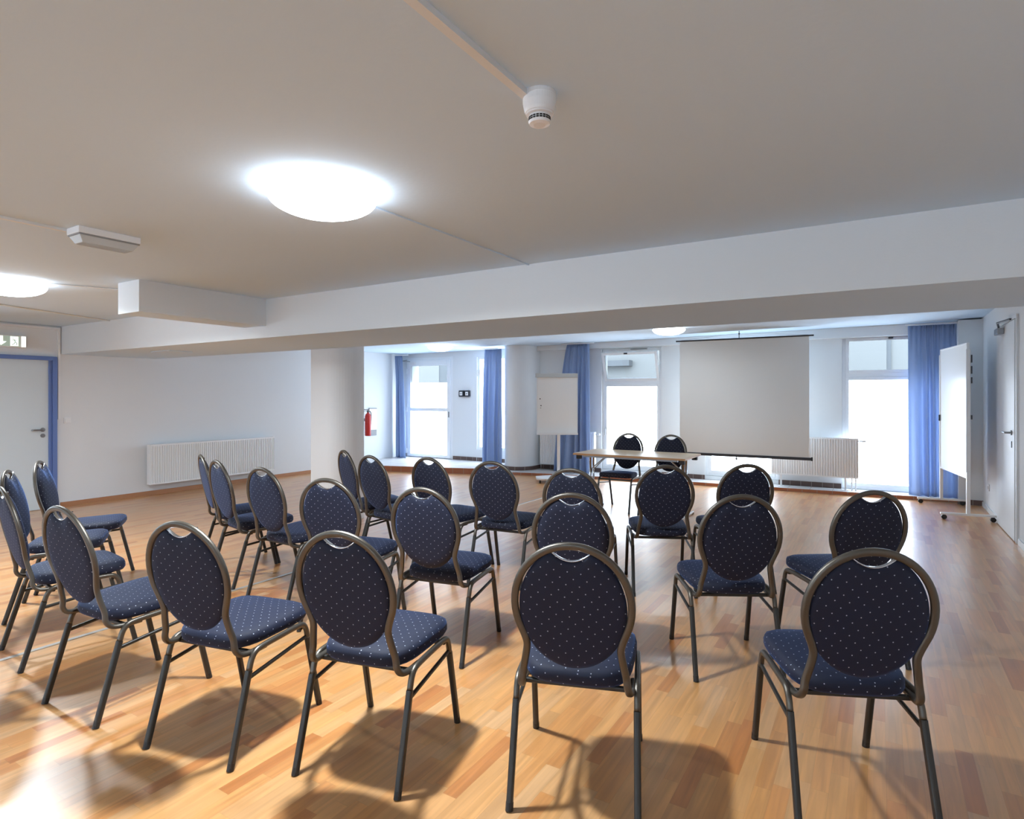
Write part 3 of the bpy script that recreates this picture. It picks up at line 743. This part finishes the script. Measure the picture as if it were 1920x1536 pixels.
t = thing('exit_sign', 'lit emergency exit sign box above the blue-framed door', 'sign', (XL, 2.68, 2.05))
obj('sign_box', boxes((0, .055, 0, .50, 0, .152)), M['white_gloss'], t, bevel=.004)
pl = obj('sign_face', boxes((.055, .058, .012, .435, .014, .138)), M['sign_green'], t)
obj('sign_end', boxes((.055, .059, .447, .492, .012, .140)), M['sign_lit'], t)
ar = bmesh.new(); box(ar, .058, .0605, .228, .262, .062, .136)
for pts in ([(.19, .070), (.30, .070), (.245, .022)],):
    A = [ar.verts.new((.058, y, z)) for y, z in pts]; Bv = [ar.verts.new((.0605, y, z)) for y, z in pts]
    ar.faces.new(A); ar.faces.new(Bv[::-1])
    for i in range(3): ar.faces.new((A[i], A[(i+1) % 3], Bv[(i+1) % 3], Bv[i]))
obj('down_arrow', ar, M['sign_lit'], pl)
obj('door_symbol', boxes((.058, .0605, .335, .415, .018, .134)), M['sign_lit'], pl)
rm = bmesh.new()
tube([(.0612, .368, .100), (.0612, .385, .070), (.0612, .372, .045), (.0612, .352, .030)], .005, bm=rm, n=6)
tube([(.0612, .385, .070), (.0612, .400, .052), (.0612, .398, .028)], .005, bm=rm, n=6)
tube([(.0612, .352, .088), (.0612, .372, .096), (.0612, .395, .085)], .004, bm=rm, n=6)
cyl((.060, .362, .114), (.0622, .362, .114), .007, 10, rm)
obj('running_figure', rm, M['sign_green'], pl)

t = thing('light_switch', 'white light switch at the foot of the duct beside the blue-framed door', 'switch', (XL, 3.60, 1.09))
obj('plate', boxes((0, .012, 0, .08, 0, .08)), M['white_gloss'], t, bevel=.003)
obj('rocker', boxes((.012, .018, .012, .068, .012, .068)), M['white_gloss'], t, bevel=.002)
t = thing('power_socket', 'small white socket low on the right wall beyond the door', 'socket', (XR, 9.42, .27))
obj('plate', boxes((-.012, 0, 0, .08, 0, .08)), M['white_gloss'], t, bevel=.003)
obj('socket_well', boxes((-.0135, -.012, .02, .06, .02, .06)), M['grey'], t)
for i, (dx, l) in enumerate(((0, 'dark square wall switch beside the terrace door, the one nearer the door'), (.145, 'dark square wall switch beside the terrace door, the one nearer the curtain'))):
    t = thing('wall_switch', l, 'switch', (WO[0]+wx(-7.53+dx), wy(-7.53+dx)-.002, 1.44), WA, 'pair of dark switches')
    obj('switch_body', boxes((0, .125, -.045, 0, 0, .13)), M['dark'], t, bevel=.006)
    k = obj('switch_plate', boxes((.03, .095, -.050, -.045, .025, .10)), M['white_gloss'], t)
    obj('switch_key', cyl((.0625, -.055, .0625), (.0625, -.050, .0625), .014), M['grey'], k)

# fire extinguisher in the left corner
t = thing('fire_extinguisher', 'red fire extinguisher on the left wall in the gap right of the pillar', 'fire extinguisher', (XL+.13, 8.95, .63))
obj('cylinder', lathe([(0, 0), (.055, 0), (.062, .012), (.062, .40), (.05, .445), (.022, .47), (.022, .485), (0, .485)], 32), M['red'], t, smooth=True)
v = obj('valve_head', boxes((-.018, .018, -.018, .018, .485, .53)), M['black'], t, bevel=.004)
obj('squeeze_grip', boxes((-.012, .012, -.10, .03, .535, .55), (-.012, .012, -.10, .0, .51, .52)), M['black'], v)
obj('hose', tube(spline([(0, .02, .505), (0, .075, .49), (0, .09, .38), (0, .075, .2), (0, .07, .08)], 5), .009), M['black'], t, smooth=True)
obj('wall_bracket', boxes((-.132, -.055, -.02, .02, .30, .36)), M['grey'], t)
t = thing('wall_panel', 'white panel with a grey foot on the left wall beside the fire extinguisher', 'panel', (XL, 9.10, .62))
obj('panel_body', boxes((0, .03, 0, .20, .12, .56)), M['white_gloss'], t, bevel=.003)
obj('panel_foot', boxes((0, .03, 0, .20, .0, .12)), M['grey'], t)
obj('panel_top', boxes((0, .035, -.005, .205, .56, .58)), M['grey'], t)

# ------------------------------------------------------------------ daylight and camera
w = bpy.data.worlds.new('daylight'); S.world = w; w.use_nodes = True
bg = w.node_tree.nodes['Background']; bg.inputs['Color'].default_value = (.73, .87, 1, 1); bg.inputs['Strength'].default_value = 6.2

cam = bpy.data.cameras.new('camera'); co = bpy.data.objects.new('camera', cam); C.objects.link(co)
cam.sensor_width = 36; cam.sensor_fit = 'HORIZONTAL'; cam.lens = 36*1121/1920
cam.shift_y = -25/1920
cam.clip_start = .05; cam.clip_end = 100
co.location = (0, 0, 1.45); co.rotation_euler = (PI/2, 0, math.atan(690/1121))
S.camera = co
vs = S.view_settings; vs.view_transform = 'Standard'; vs.look = 'None'; vs.gamma = 1; vs.use_curve_mapping = False; vs.exposure = 0.42
S.cycles.use_denoising = True; S.cycles.max_bounces = 8; S.cycles.diffuse_bounces = 5; S.cycles.glossy_bounces = 4
S.cycles.sample_clamp_indirect = 8
S.cycles.caustics_reflective = False; S.cycles.caustics_refractive = False
